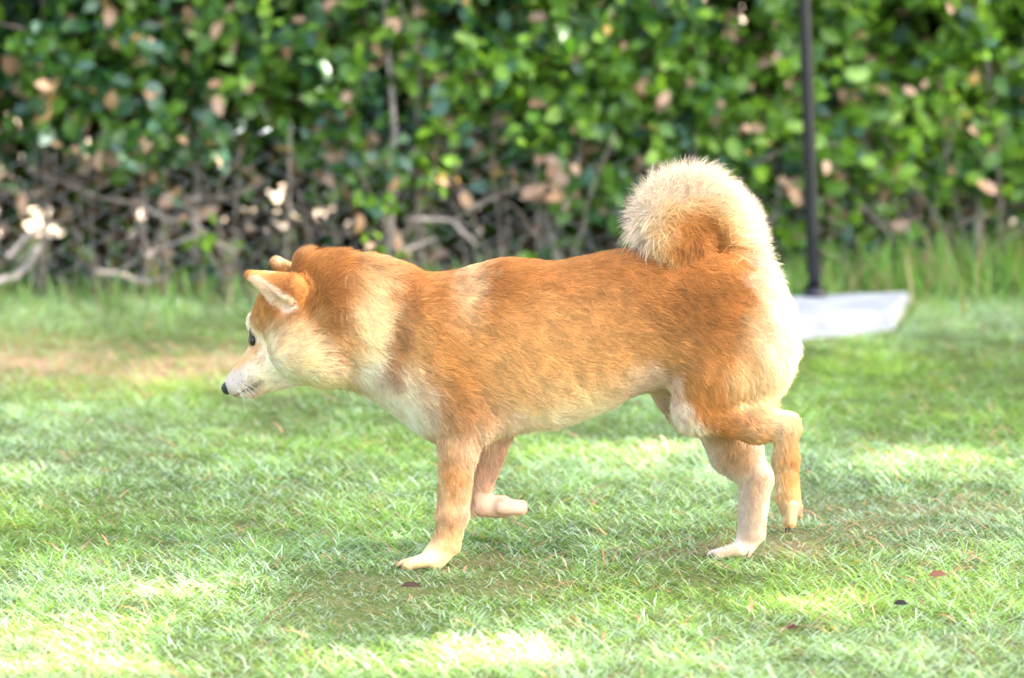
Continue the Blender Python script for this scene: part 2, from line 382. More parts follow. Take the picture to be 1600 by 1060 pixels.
V, F = join(parts); tag(mesh_np("twigs", V, F, m_twig, hedge), kind="stuff")

# ------------------------------------------------------------------ chain-link fence woven into the hedge
m_wire = mat_plain("galvanised_wire", (0.42, 0.45, 0.50), 0.4, metal=0.7, noise=0.2, scale=200)
fence = empty("chain_link_fence", (0, 2.92, 0)); tag(fence, "grey chain link fence half hidden in the foot of the hedge", "fence")
parts = []; cell = 0.052
nx = int(6.2 / cell); nz = 14
for i in range(nx):                                  # zig-zag wires, neighbours hooked at the corners
    pts = []
    for k in range(nz):
        xx = -3.1 + i * cell + (cell / 2 if k % 2 else -cell / 2) * 1.03
        pts.append((xx, float(hedge_front(xx)) + 0.03 + (0.003 if k % 2 else -0.003), k * cell * 0.5))
    parts.append(tube(pts, [0.0016] * nz, 5))
V, F = join(parts); mesh_np("wire_mesh", V, F, m_wire, fence)

# ------------------------------------------------------------------ signpost-like pole on white slab
m_pole = mat_plain("dark_metal", (0.012, 0.013, 0.017), 0.35, metal=0.0, noise=0.2, scale=30)
m_slab = mat_plain("white_paint", (0.37, 0.39, 0.43), 0.6, noise=0.25, scale=14, bump=0.2)
base_pt = gnd(1273, 463, 0.04)
post = empty("pole", (base_pt[0], base_pt[1], 0)); tag(post, "thin dark metal pole standing on a white slab before the hedge", "pole")
top = base_pt + (at(1257, 0, base_pt[1]) - base_pt) * 2.6
V, F = tube([base_pt + (top - base_pt) * k / 12 for k in range(13)], [0.0125] * 13, 16); mesh_np("shaft", V, F, m_pole, post)
V, F = tube([base_pt + np.array([0, 0, -0.004]), base_pt + np.array([0, 0, 0.012]), base_pt + np.array([0, 0, 0.016])], [0.022, 0.022, 0.015], 16); mesh_np("collar", V, F, m_pole, post)
corn = [gnd(1150, 466, 0.04), gnd(1422, 455, 0.04), gnd(1394, 487, 0.04), gnd(1150, 505, 0.04)]
import bmesh
bm = bmesh.new(); vs = [bm.verts.new(c) for c in corn] + [bm.verts.new((c[0], c[1], -0.01)) for c in corn]
bm.faces.new(vs[3::-1]); bm.faces.new(vs[4:])
for k in range(4): bm.faces.new((vs[k], vs[(k + 1) % 4], vs[4 + (k + 1) % 4], vs[4 + k]))
bmesh.ops.recalc_face_normals(bm, faces=bm.faces)
bmesh.ops.bevel(bm, geom=list(bm.edges), offset=0.006, segments=2, affect='EDGES')
me = bpy.data.meshes.new("base_slab"); bm.to_mesh(me); bm.free(); me.materials.append(m_slab)
o = bpy.data.objects.new("base_slab", me); col.objects.link(o); o.parent = post; o.location = -post.location

# ------------------------------------------------------------------ fallen leaves one can count
m_dead = mat_leafy("dead_leaf", 0.7, 0.15, 0.2, (1.2, 1.0, 0.7))
def fallen(x, y, L, c, label, z=0.02, tilt=0.25, az=None):
    z *= 0.7; p = gnd(x, y, z); a = random.uniform(0, 6.28) if az is None else az
    d = np.array([[math.cos(a), math.sin(a), tilt]])
    nr = norm(np.array([[random.gauss(0, 0.2), random.gauss(-0.35, 0.2), 1.0]]))
    o = leaf_cloud("fallen_leaf", np.zeros((1, 3)), d, nr, np.array([L]), np.array([L * 0.55]), np.array([c]), m_dead)
    o.location = p; tag(o, label, "leaf", "dry leaves lying on the grass")
fallen(1395, 412, 0.085, (0.62, 0.30, 0.20), "large pinkish dry leaf in the tall grass right of the white slab", 0.05, 0.7, 0.4)
fallen(1480, 382, 0.06, (0.60, 0.32, 0.20), "small pinkish leaf caught higher up in grass at the hedge foot", 0.06, 0.5, 0.2)
fallen(1578, 392, 0.06, (0.55, 0.34, 0.2), "dull tan leaf in tall grass at the far right edge", 0.06, 0.5, 0.2)
fallen(625, 917, 0.028, (0.045, 0.028, 0.018), "dark curled leaf on the grass just below the front paw", 0.03, 0.1, 0.1)
fallen(128, 660, 0.022, (0.70, 0.48, 0.34), "small pale leaf on open grass at the left", 0.028, 0.3)
fallen(163, 735, 0.025, (0.48, 0.24, 0.10), "small orange brown leaf on open grass at the left", 0.028, 0.3)
fallen(1450, 900, 0.026, (0.16, 0.07, 0.04), "reddish dry leaf on the grass at the lower right", 0.03, 0.15, 0.1)
fallen(1395, 944, 0.020, (0.018, 0.015, 0.014), "tiny blackish leaf scrap on the grass at the lower right", 0.03, 0.1, 0.0)
fallen(1225, 981, 0.018, (0.05, 0.022, 0.016), "small dark red leaf beside the sunlit patch of grass", 0.03, 0.1, 0.0)

# ------------------------------------------------------------------ the shade tree (out of the picture, right of the lawn)
tree = empty("shade_tree", (6.5, 0.3, 0)); tag(tree, "large leafy tree beside the lawn casting dappled shade over the dog", "tree")
m_tleaf = mat_leafy("tree_leaf", 0.5, 0.25, 0.4, (1.3, 1.4, 0.5))
V, F = tube(spline([(6.5, 0.3, -0.1), (6.45, 0.25, 1.5), (6.3, 0.2, 3.2), (6.1, 0.1, 5.0)], 20), np.linspace(0.24, 0.10, 20), 14); mesh_np("trunk", V, F, m_bark, tree)
parts = []
for i in range(16):
    a = i * 2.4; l = random.uniform(1.4, 2.6); z0 = 2.6 + 0.15 * i; p0 = np.array([6.2, 0.15, z0])
    d = np.array([math.cos(a), math.sin(a), random.uniform(0.35, 0.9)])
    parts.append(tube(spline([p0, p0 + d * l * 0.4, p0 + d * l * 0.75 + [0, 0, 0.15], p0 + d * l + [0, 0, 0.4]], 12), np.linspace(0.06, 0.012, 12), 8))
V, F = join(parts); mesh_np("limbs", V, F, m_bark, tree)
sv = np.array(SV)
def sun_gap(pt, rx, ry): g = pt - sv * (pt[2] / sv[2]); return (g[0], g[1], rx, ry)
GAPS = [(*gnd(115, 990)[:2], 0.14, 0.14), (*gnd(20, 1030)[:2], 0.18, 0.10), (*gnd(240, 925)[:2], 0.06, 0.08), (*gnd(640, 1045)[:2], 0.14, 0.09), (*gnd(760, 1015)[:2], 0.08, 0.045),
        (*gnd(1460, 715)[:2], 0.10, 0.16), (*gnd(1400, 745)[:2], 0.06, 0.05), (*gnd(5, 735)[:2], 0.05, 0.10), (*gnd(1270, 955)[:2], 0.05, 0.05),
        (*gnd(960, 715)[:2], 0.10, 0.14), (*gnd(1050, 700)[:2], 0.06, 0.08), sun_gap(at(1222, 480, 0), 0.05, 0.05), sun_gap(at(1150, 300, 0), 0.055, 0.05),
        (*gnd(1280, 940)[:2], 0.05, 0.04)]
NL = 52000; cc = np.array([5.7, 0.5, 5.9]); rad = np.array([3.3, 3.6, 1.9])
for _ in range(34):
    hx, hz = random.uniform(-1.2, 1.2), random.uniform(0.02, 0.75); r_ = random.uniform(0.0, 0.022)
    GAPS.append(sun_gap(np.array([hx, float(hedge_front(hx)) - 0.03, hz]), r_, r_))
GAPS.append(sun_gap(np.array([-1.10, 2.75, 0.12]), 0.05, 0.06))
GAPS += [(-1.15, 4.4, 0.30, 0.5), (-0.55, 4.5, 0.15, 0.4), (0.2, 4.9, 0.3, 0.3)]
q = norm(rng.normal(size=(NL, 3))) * (rng.random((NL, 1)) ** (1 / 3)); P = cc + q * rad * (1 + 0.12 * Noise(0.7, 10, 3, 21)(q)[:, None])
g = P - sv * (P[:, 2:3] / sv[2]); ok = np.ones(NL, bool)
wob = Noise(0.12, 12, 2, 22)(g[:, :2]); wob2 = Noise(0.05, 12, 2, 23)(g[:, :2])
for gx, gy, rx, ry in GAPS:
    qq = np.sqrt(((g[:, 0] - gx) / (rx + 0.05)) ** 2 + ((g[:, 1] - gy) / (ry + 0.05)) ** 2)
    ok &= qq > 1 + 0.3 * wob + 0.12 * wob2
P = P[ok]; N = len(P)
C = np.array([0.05, 0.12, 0.025]) * rng.uniform(0.6, 1.7, (N, 1))
leaf_cloud("crown", P, rng.normal(size=(N, 3)), norm(rng.normal(0, 0.6, (N, 3)) + sv), rng.uniform(0.08, 0.13, N), rng.uniform(0.055, 0.08, N), C, m_tleaf, tree)

# ================================================================== the dog
def W3(p): return at(p[0], p[1], -p[2] * S)
GRID = 0.0026
bx0, by0, bz0 = at(330, 900, 0)[0] - 0.02, -0.17, -0.012
bx1, by1, bz1 = at(1275, 900, 0)[0] + 0.02, 0.17, at(800, 225, 0)[2]
nxg, nyg, nzg = [int((b_ - a_) / GRID) + 2 for a_, b_ in ((bx0, bx1), (by0, by1), (bz0, bz1))]
AX = bx0 + np.arange(nxg) * GRID; AY = by0 + np.arange(nyg) * GRID; AZ = bz0 + np.arange(nzg) * GRID
def sd_cone(P, a, b, ra, rb, ky):
    """round-cone distance; ky squeezes (>1 narrows) it across the body"""
    sc = np.array([1, ky, 1.0]); mid = np.array([0, (a[1] + b[1]) / 2, 0])
    Pq = (P - mid) * sc; A = (a - mid) * sc; B = (b - mid) * sc
    ba = B - A; h = np.clip(((Pq - A) @ ba) / max(ba @ ba, 1e-12), 0, 1)
    return (np.linalg.norm(Pq - A - h[..., None] * ba, axis=-1) - (ra + (rb - ra) * h)) / max(1.0, ky ** 0.5)
PR = []                                             # (group, a, b, ra, rb, ky, blend, op)
def rc(grp, a, b, ra, rb, ky=1.0, k=12, op='add'): PR.append((grp, W3(a), W3(b), ra * S, rb * S, ky, k * S, op))
# torso + neck table: x, top, bottom, half-width
TB = np.array([(470, 440, 585, 40), (490, 416, 600, 58), (520, 405, 600, 70), (550, 402, 603, 74), (580, 405, 615, 76), (620, 415, 645, 80),
               (660, 427, 678, 86), (700, 427, 695, 92), (740, 418, 690, 97), (780, 408, 680, 100), (820, 408, 670, 101), (860, 411, 664, 100), (900, 406, 652, 97),
               (940, 398, 637, 93), (980, 391, 617, 90), (1020, 390, 604, 87), (1070, 392, 602, 86), (1120, 400, 610, 86), (1160, 413, 622, 82), (1190, 430, 622, 74),
               (1212, 452, 600, 58), (1226, 480, 575, 40), (1232, 510, 545, 16)], float)
tt = np.linspace(0, len(TB) - 1, 160); TBs = spline(TB, 160)
tX = np.array([at(r_[0], 530)[0] for r_ in TBs]); tT = np.array([at(r_[0], r_[1])[2] for r_ in TBs]); tB = np.array([at(r_[0], r_[2])[2] for r_ in TBs]); tW = TBs[:, 3] * S
def sd_torso(P):
    X = P[..., 0]; T_ = np.interp(X, tX, tT); B_ = np.interp(X, tX, tB); Wd = np.interp(X, tX, tW)
    hz = np.maximum((T_ - B_) / 2, 0.004); wy = np.maximum(Wd, 0.004); zc = (T_ + B_) / 2
    q = (np.abs((P[..., 2] - zc) / hz) ** 2.2 + np.abs(P[..., 1] / wy) ** 2.2) ** (1 / 2.2)
    d = (q - 1) * np.minimum(hz, wy)
    ex = np.maximum(np.maximum(tX[0] - X, X - tX[-1]), 0); return np.where(ex > 0, np.maximum(d, ex), d)
# head (face turned slightly away from the viewer)
rc('head', (458, 492, -2), (482, 525, 0), 62, 62, 1.0, 14)
rc('head', (412, 502, 8), (432, 480, 20), 21, 28, 1.0, 10)
rc('head', (405, 504, -26), (432, 480, -30), 20, 28, 1.0, 10)
rc('head', (416, 571, -7), (372, 600, -16), 36, 21, 1.1, 12)
rc('head', (432, 586, -5), (388, 610, -14), 22, 13, 1.2, 6)
rc('head', (455, 550, 32), (500, 556, 38), 34, 38, 1.0, 18)
rc('head', (455, 550, -40), (500, 556, -42), 34, 38, 1.0, 18)
rc('head', (482, 430, 0), (522, 424, 0), 27, 22, 0.7, 18)
rc('head', (409, 524, -7), (413, 562, -8), 20, 25, 0.85, 8)
rc('head', (480, 572, -4), (432, 580, -6), 27, 24, 0.9, 10)
rc('head', (398, 561, -9), (377, 587, -15), 18, 16, 1.0, 6)
# ears
rc('ear', (451, 455, 46), (394, 431, 42), 31, 10, 1.5, 8)
rc('ear', (470, 446, -46), (434, 412, -46), 29, 12, 1.6, 8)
rc('ear', (438, 485, 66), (397, 443, 60), 17, 5, 1.0, 4, 'cut')
# near foreleg
rc('leg', (676, 510, 48), (728, 640, 52), 52, 44, 1.25, 22)
rc('leg', (728, 650, 52), (718, 700, 52), 36, 30, 1.15, 14)
rc('leg', (742, 650, 54), (752, 670, 52), 26, 15, 1.2, 12)
rc('leg', (716, 695, 52), (707, 800, 50), 29, 23, 1.1, 10)
rc('leg', (707, 800, 50), (699, 846, 50), 23, 20, 1.05, 8)
rc('leg', (697, 850, 50), (678, 872, 50), 21, 20, 1.0, 8)
for dl, dx in ((-18, 5), (-6, -5), (6, -5), (18, 4)): rc('paw', (668, 874, 50 + dl * 0.9), (632 + dx, 884, 50 + dl * 1.1), 11, 8.5, 1.0, 2)
# far foreleg, folded back
rc('leg', (700, 530, -52), (764, 650, -52), 50, 38, 1.25, 20)
rc('leg', (772, 672, -52), (750, 762, -50), 30, 18, 1.1, 12)
rc('leg', (750, 765, -50), (752, 788, -50), 18, 17, 1.0, 6)
rc('leg', (754, 791, -50), (785, 792, -49), 17, 18, 1.0, 6)
for dl, dy in ((-13, 3), (-4, -2), (5, -2), (14, 3)): rc('paw', (784, 792, -49 + dl * 0.9), (814, 793 + dy, -49 + dl * 1.2), 13, 10, 1.0, 2)
# near hind leg, hock lifted
rc('leg', (1120, 478, 42), (1110, 575, 48), 78, 64, 1.5, 22)
rc('leg', (1108, 585, 50), (1090, 632, 50), 58, 36, 1.4, 16)
rc('leg', (1092, 640, 50), (1180, 664, 46), 36, 25, 1.25, 14)
rc('leg', (1180, 664, 46), (1226, 664, 47), 25, 20, 1.1, 12)
rc('leg', (1135, 596, 34), (1194, 632, 38), 38, 13, 1.6, 20)
rc('leg', (1226, 666, 46), (1228, 715, 46), 20, 17.5, 1.05, 10)
rc('leg', (1228, 715, 46), (1231, 772, 46), 17.5, 17.5, 1.05, 8)
rc('leg', (1224, 657, 46), (1237, 654, 46), 11, 8, 1.2, 6)
rc('leg', (1229, 770, 46), (1234, 788, 46), 15, 16, 1.0, 6)
for dl, dx in ((-16, 2), (-5, -6), (6, -6), (16, 2)): rc('paw', (1238, 790, 46 + dl * 0.9), (1235 + dx, 817, 46 + dl * 1.1), 9.5, 7.5, 1.0, 2)
rc('paw', (1246, 790, 46), (1249, 804, 46), 8, 6, 0.6, 4)
# far hind leg, planted
rc('leg', (1120, 480, -46), (1112, 600, -50), 76, 58, 1.4, 20)
rc('leg', (1112, 612, -50), (1148, 700, -50), 52, 40, 1.3, 16)
rc('leg', (1150, 705, -50), (1180, 748, -50), 38, 24, 1.2, 12)
rc('leg', (1180, 745, -50), (1174, 830, -49), 25, 20, 1.0, 8)
rc('leg', (1176, 832, -49), (1160, 858, -49), 18, 17, 1.0, 8)
for dl, dx in ((-18, 5), (-6, -4), (6, -4), (18, 5)): rc('paw', (1150, 859, -49 + dl * 0.9), (1117 + dx, 868, -49 + dl * 1.1), 10.5, 8.5, 1.0, 2)
# groin tuft
rc('torso', (970, 580, -10), (1010, 590, -26), 22, 16, 0.9, 18)
rc('leg', (1038, 585, -46), (1078, 650, -50), 34, 28, 1.3, 14)
# curled tail
TAILC = np.array([1093, 366.0])
tail = spline([(1162, 456, 0), (1143, 410, 0), (1130, 362, 2), (1106, 334, 3), (1074, 330, 6), (1048, 350, 12), (1050, 380, 20), (1078, 392, 26), (1094, 372, 28)], 26)
tr_ = np.interp(np.linspace(0, 1, 26), [0, 0.2, 0.5, 0.85, 1], [38, 33, 34, 28, 16])
for k in range(25): rc('tail', tail[k], tail[k + 1], tr_[k], tr_[k + 1], 1.05, 8)

D = sd_torso(np.stack(np.meshgrid(AX, AY, AZ, indexing='ij'), -1)).astype(np.float32)
def sub(a, b, m):
    lo = np.minimum(a, b) - m; hi = np.maximum(a, b) + m
    s = []
    for A_, l, h in zip((AX, AY, AZ), lo, hi): s.append(slice(max(int((l - A_[0]) / GRID), 0), min(int((h - A_[0]) / GRID) + 2, len(A_))))
    return tuple(s)
for grp, a, b, ra, rb, ky, k, op in PR:
    sl = sub(a, b, max(ra, rb) * max(1, 1 / ky) + 4 * k + 0.01)
    P = np.stack(np.meshgrid(AX[sl[0]], AY[sl[1]], AZ[sl[2]], indexing='ij'), -1)
    e = sd_cone(P, a, b, ra, rb, ky); d = D[sl]
    if op == 'add':
        h = np.clip(0.5 + 0.5 * (e - d) / k, 0, 1); D[sl] = e * (1 - h) + d * h - k * h * (1 - h)
    else:
        e = -e; h = np.clip(0.5 - 0.5 * (e - d) / k, 0, 1); D[sl] = e * (1 - h) + d * h + k * h * (1 - h)
# naive surface nets
def surface_nets(D):
    ins = D < 0; n0, n1_, n2_ = D.shape
    acc = np.zeros((n0 - 1, n1_ - 1, n2_ - 1, 3), np.float32); cnt = np.zeros((n0 - 1, n1_ - 1, n2_ - 1), np.float32)
    offs = [(i, j, k) for i in (0, 1) for j in (0, 1) for k in (0, 1)]
    g = lambda A, o: A[o[0]:n0 - 1 + o[0], o[1]:n1_ - 1 + o[1], o[2]:n2_ - 1 + o[2]]
    for o in offs:
        for ax_ in range(3):
            if o[ax_]: continue
            o2 = list(o); o2[ax_] = 1
            a, b = g(D, o), g(D, o2); cr = (a < 0) != (b < 0); t_ = np.where(cr, a / np.where(cr, a - b, 1), 0)
            for c in range(3): acc[..., c] += np.where(cr, (t_ if c == ax_ else o[c]), 0)
            cnt += cr
    act = cnt > 0; idx = np.full(act.shape, -1, np.int64); idx[act] = np.arange(act.sum())
    ijk = np.argwhere(act); V = ijk + acc[act] / cnt[act][:, None]
    faces = []
    for ax_ in range(3):
        sl0 = [slice(1, -1)] * 3; sl0[ax_] = slice(0, -1); sl1 = list(sl0); sl1[ax_] = slice(1, None)
        a, b = ins[tuple(sl0)], ins[tuple(sl1)]; cr = np.argwhere(a != b); fl = a[a != b]
        base = cr.copy()
        for c in range(3):
            if c != ax_: base[:, c] += 1
        u_, v_ = [(1, 2), (2, 0), (0, 1)][ax_]
        def id_(du, dv):
            q = base.copy(); q[:, u_] -= du; q[:, v_] -= dv; return idx[q[:, 0], q[:, 1], q[:, 2]]
        f = np.c_[id_(1, 1), id_(0, 1), id_(0, 0), id_(1, 0)]; f[~fl] = f[~fl][:, ::-1]; faces.append(f)
    return V, np.vstack(faces)
V, Fb = surface_nets(D)
V = V * GRID + np.array([bx0, by0, bz0])
# a little Laplacian smoothing
E = np.vstack([Fb[:, [0, 1]], Fb[:, [1, 2]], Fb[:, [2, 3]], Fb[:, [3, 0]]])
deg = np.bincount(E.ravel(), minlength=len(V))[:, None]
for _ in range(3):
    A_ = np.zeros_like(V); 
    for c in range(3): A_[:, c] = np.bincount(E[:, 0], V[E[:, 1], c], len(V)) + np.bincount(E[:, 1], V[E[:, 0], c], len(V))
    V = V + 0.5 * (A_ / deg - V)

# ---- coat: colour, length and lie of the hair, in the dog's own plan coordinates
def plan(P):                                        # straight side view of the dog
    return np.c_[800 + P[:, 0] / S, 892 - P[:, 2] / S * 1.012, -P[:, 1] / S]
RUST = (0.42, 0.175, 0.046); ORANGE = (0.58, 0.29, 0.082); TAN = (0.72, 0.46, 0.19); CREAM = (0.88, 0.71, 0.42); WHITE = (0.94, 0.84, 0.65); DARK = (0.27, 0.10, 0.028); PINK = (0.84, 0.62, 0.48)
BASE = ORANGE
def E_(x, y, rx, ry, c, s=1.0, rot=0, soft=0.62): return (x, y, rx, ry, c, s, rot, soft)
COAT = [
    # trunk
    E_(960, 430, 260, 85, RUST, 0.7), E_(1130, 500, 110, 110, RUST, 0.6), E_(860, 550, 190, 66, TAN, 0.6), E_(870, 500, 70, 40, TAN, 0.25), E_(930, 455, 90, 35, TAN, 0.18), E_(1040, 470, 60, 40, DARK, 0.2),
    E_(850, 662, 155, 68, CREAM, 1.0, -6), E_(960, 625, 60, 42, CREAM, 0.9, -30), E_(860, 665, 140, 40, WHITE, 0.5, -6), E_(800, 600, 70, 40, TAN, 0.5), E_(870, 580, 150, 40, TAN, 0.35),
    E_(722, 445, 28, 52, CREAM, 0.62, 10), E_(770, 440, 30, 28, DARK, 0.25, -40), E_(690, 470, 22, 70, RUST, 0.5, 10),
    E_(1195, 560, 46, 110, CREAM, 0.75, 6), E_(1230, 535, 44, 120, WHITE, 1.0, 4), E_(1195, 600, 48, 50, CREAM, 0.9), E_(1200, 455, 22, 55, WHITE, 0.8, -25),
    # neck and chest
    E_(585, 440, 90, 45, ORANGE, 0.6), E_(572, 520, 46, 95, CREAM, 1.0, 5), E_(575, 600, 70, 45, WHITE, 0.95), E_(640, 640, 62, 60, WHITE, 1.0, 40), E_(615, 610, 50, 50, WHITE, 0.9),
    E_(650, 540, 32, 60, TAN, 0.6), E_(622, 500, 17, 78, DARK, 0.55, 14), E_(610, 545, 13, 42, RUST, 0.6, 5), E_(650, 440, 40, 22, RUST, 0.4),
    E_(700, 590, 34, 80, ORANGE, 0.7), E_(735, 640, 42, 48, RUST, 0.45),
    # legs
    E_(712, 740, 45, 90, ORANGE, 0.5), E_(707, 800, 40, 60, TAN, 0.6), E_(690, 875, 65, 40, CREAM, 0.9), E_(740, 800, 12, 60, CREAM, 0.7, 6), E_(686, 760, 8, 80, CREAM, 0.5),
    E_(785, 700, 55, 50, PINK, 0.7), E_(790, 790, 70, 40, PINK, 0.95),
    E_(1110, 600, 60, 60, ORANGE, 0.5), E_(1130, 655, 60, 26, RUST, 0.5), E_(1040, 625, 24, 50, WHITE, 0.95, -28), E_(1075, 665, 25, 14, WHITE, 0.7, 30), E_(1240, 720, 25, 70, TAN, 0.5), E_(1240, 800, 40, 40, CREAM, 0.45), E_(1210, 740, 8, 60, CREAM, 0.7),
    E_(1004, 614, 40, 36, PINK, 0.95),
    # head
    E_(500, 450, 42, 75, RUST, 0.75, 8), E_(520, 555, 28, 55, ORANGE, 0.7, -14), E_(420, 490, 48, 40, ORANGE, 0.8, 10), E_(407, 497, 22, 26, DARK, 0.3),
    E_(430, 575, 62, 55, WHITE, 0.85, -25), E_(470, 590, 60, 42, WHITE, 0.85), E_(505, 600, 40, 30, CREAM, 0.8), E_(478, 545, 32, 38, CREAM, 0.9), E_(383, 516, 9, 22, WHITE, 1.0, -5), E_(374, 570, 15, 30, TAN, 0.75, 38), E_(400, 548, 13, 10, ORANGE, 0.5), E_(373, 570, 20, 24, ORANGE, 0.55, 38), E_(367, 603, 26, 22, (0.50, 0.45, 0.42), 0.85),
    E_(512, 425, 10, 45, DARK, 0.3, 12), E_(446, 448, 30, 28, DARK, 0.85, 20), E_(478, 470, 14, 40, DARK, 0.35, -10), E_(432, 404, 24, 13, CREAM, 0.7),
]
NF1 = Noise(34, 14, 3, 31); NF2 = Noise(9, 14, 3, 32); NF3 = Noise(90, 10, 3, 33)
def coat(Q, grp=None):
    C = np.tile(np.array(BASE), (len(Q), 1)); x, y, l = Q.T
    wx = 8 * NF1(Q) + 4 * NF2(Q + 9); wy = 8 * NF1(Q + 50) + 4 * NF2(Q + 71)
    for cx, cy, rx, ry, c, s, rot, soft in COAT:
        a = R(rot); dx = x + wx - cx; dy = y + wy - cy
        u_ = dx * math.cos(a) + dy * math.sin(a); v_ = -dx * math.sin(a) + dy * math.cos(a)
        q = np.sqrt((u_ / rx) ** 2 + (v_ / ry) ** 2); m = s * np.clip((1 + soft - q) / (2 * soft), 0, 1)
        m = (m * m * (3 - 2 * m))[:, None] if s >= 1 else m[:, None]
        C = C * (1 - m) + np.array(c) * m
    # inner sides and far legs are cream, the underside too
    far_leg = (l < -18) & (y > 655); m = np.clip((-l - 8) / 25, 0, 1) * np.clip((y - 640) / 35, 0, 1); m = np.where(x > 900, m * 0.95, m * 0.85)[:, None]
    fc = np.where((x > 900)[:, None], np.array((0.82, 0.69, 0.55)), np.array((0.70, 0.47, 0.32))); C = C * (1 - m) + fc * m
    pd = np.clip(1.2 - np.hypot((x - 1252) / 11, (y - 797) / 13), 0, 1) * 0.8 + np.clip(1.2 - np.hypot((x - 806) / 14, (y - 777) / 7), 0, 1) * 0.7
    C = C * (1 - np.clip(pd, 0, 0.85)[:, None]) + np.array((0.16, 0.12, 0.11)) * np.clip(pd, 0, 0.85)[:, None]
    m2 = (np.clip((-l - 2) / 20, 0, 1) * np.clip((y - 575) / 25, 0, 1) * (x > 985) * (x < 1085) * 0.9)[:, None]; C = C * (1 - m2) + np.array((0.86, 0.66, 0.52)) * m2
    # mouth line and lips
    if True:
        dl = np.abs(y - 620 + (x - 374) * 0.68); m = ((x > 362) & (x < 410) & (y > 590)) * np.clip(1.5 - dl / 1.8, 0, 1) * 0.75
        C = C * (1 - m[:, None]) + np.array((0.10, 0.06, 0.05)) * m[:, None]
        fr = (Noise(4.5, 14, 3, 51)(Q) > 1.0) * (np.hypot(x - 378, y - 598) < 20) * 0.55
        C = C * (1 - fr[:, None]) + np.array((0.12, 0.10, 0.10)) * fr[:, None]
        ey = np.hypot((x - 393) / 9, (y - 533) / 11); m = (np.clip(1.25 - ey, 0, 1) * 2).clip(0, 1) * 0.85 * (l > -5)
        C = C * (1 - m[:, None]) + np.array((0.05, 0.03, 0.025)) * m[:, None]
    return C
def tail_color(Q):
    r_ = np.hypot(Q[:, 0] - TAILC[0], (Q[:, 1] - TAILC[1]) * 1.0); th = np.arctan2(Q[:, 1] - TAILC[1], Q[:, 0] - TAILC[0])
    stops = np.array([8, 20, 35, 53, 73, 96]); cs = np.array([DARK, RUST, ORANGE, (0.82, 0.59, 0.29), (0.94, 0.81, 0.53), (0.95, 0.90, 0.75)])
    rr = r_ * (1.06 + 0.10 * NF1(Q)) * (1 + 0.22 * np.clip(-np.sin(th), 0, 1) * (np.cos(th) > -0.6)) - 14 * (Q[:, 1] > 380)
    return np.stack([np.interp(rr, stops, cs[:, k]) for k in range(3)], 1)
Qv = plan(V)
def cone_min(Pw, grps):
    d = np.full(len(Pw), 9.0)
    for grp, a, b, ra, rb, ky, k, op in PR:
        if grp in grps and op == 'add': d = np.minimum(d, sd_cone(Pw, a, b, ra, rb, ky))
    return d
def tail_mask(Pw): return np.clip(1 - cone_min(Pw, ('tail',)) / 0.006, 0, 1) * (plan(Pw)[:, 1] < 425)
tm = tail_mask(V)[:, None]
Cv = coat(Qv) * (1 - tm) + tail_color(Qv) * tm
# inner ear
e1, e2 = W3((444, 478, 60)), W3((399, 439, 54))
def ear_in(Pw): return np.clip(1.5 - sd_cone(Pw, e1, e2, 15 * S, 4 * S, 1.0) / 0.004, 0, 1)
m = ear_in(V)[:, None]; Cv = Cv * (1 - m) + np.array((0.78, 0.62, 0.48)) * m

dog = empty("dog", (0, 0, 0)); tag(dog, "stocky orange and cream dog with curled tail walking left across the lawn", "dog")
m_skin, t, b = new_mat("dog_coat_base")
a_ = t.nodes.new("ShaderNodeAttribute"); a_.attribute_name = "Col"; t.links.new(a_.outputs["Color"], b.inputs["Base Color"])
b.inputs["Roughness"].default_value = 0.9; b.inputs["Specular IOR Level"].default_value = 0.1
body = mesh_np("body", V, Fb, m_skin, dog, Cv)

# ---- fur
tris = np.vstack([Fb[:, [0, 1, 2]], Fb[:, [0, 2, 3]]])
A0, A1, A2 = V[tris[:, 0]], V[tris[:, 1]], V[tris[:, 2]]
cr = np.cross(A1 - A0, A2 - A0); ar = np.linalg.norm(cr, axis=1); 
vn = np.zeros_like(V)
for c in range(3):
    for d_ in range(3): vn[:, d_] += np.bincount(tris[:, c], cr[:, d_], len(V))
vn = norm(vn)
tc_ = (A0 + A1 + A2) / 3; qc = plan(tc_)
wt = ar * np.where(qc[:, 0] < 470, 2.6, 1.0) * np.where((qc[:, 1] > 690), 1.5, 1.0) * (1 + 0.5 * (tail_mask(tc_) > 0.5))
NS = 330000
ti = rng.choice(len(tris), NS, p=wt / wt.sum()); r1_ = np.sqrt(rng.random(NS)); r2_ = rng.random(NS)
ba_ = np.c_[1 - r1_, r1_ * (1 - r2_), r1_ * r2_]
Pr = (V[tris[ti]] * ba_[:, :, None]).sum(1); Nr = norm((vn[tris[ti]] * ba_[:, :, None]).sum(1))
Q = plan(Pr); x, y, l = Q.T
tmk = tail_mask(Pr); em = ear_in(Pr); ed = cone_min(Pr, ('ear',)); ear_m = np.clip(1 - ed / 0.004, 0, 1) * (y < 495)
NOSE = np.array([352, 606.0]); EYE = W3((395, 533, 11))
def soft(v, a, b): return np.clip((v - a) / (b - a), 0, 1)
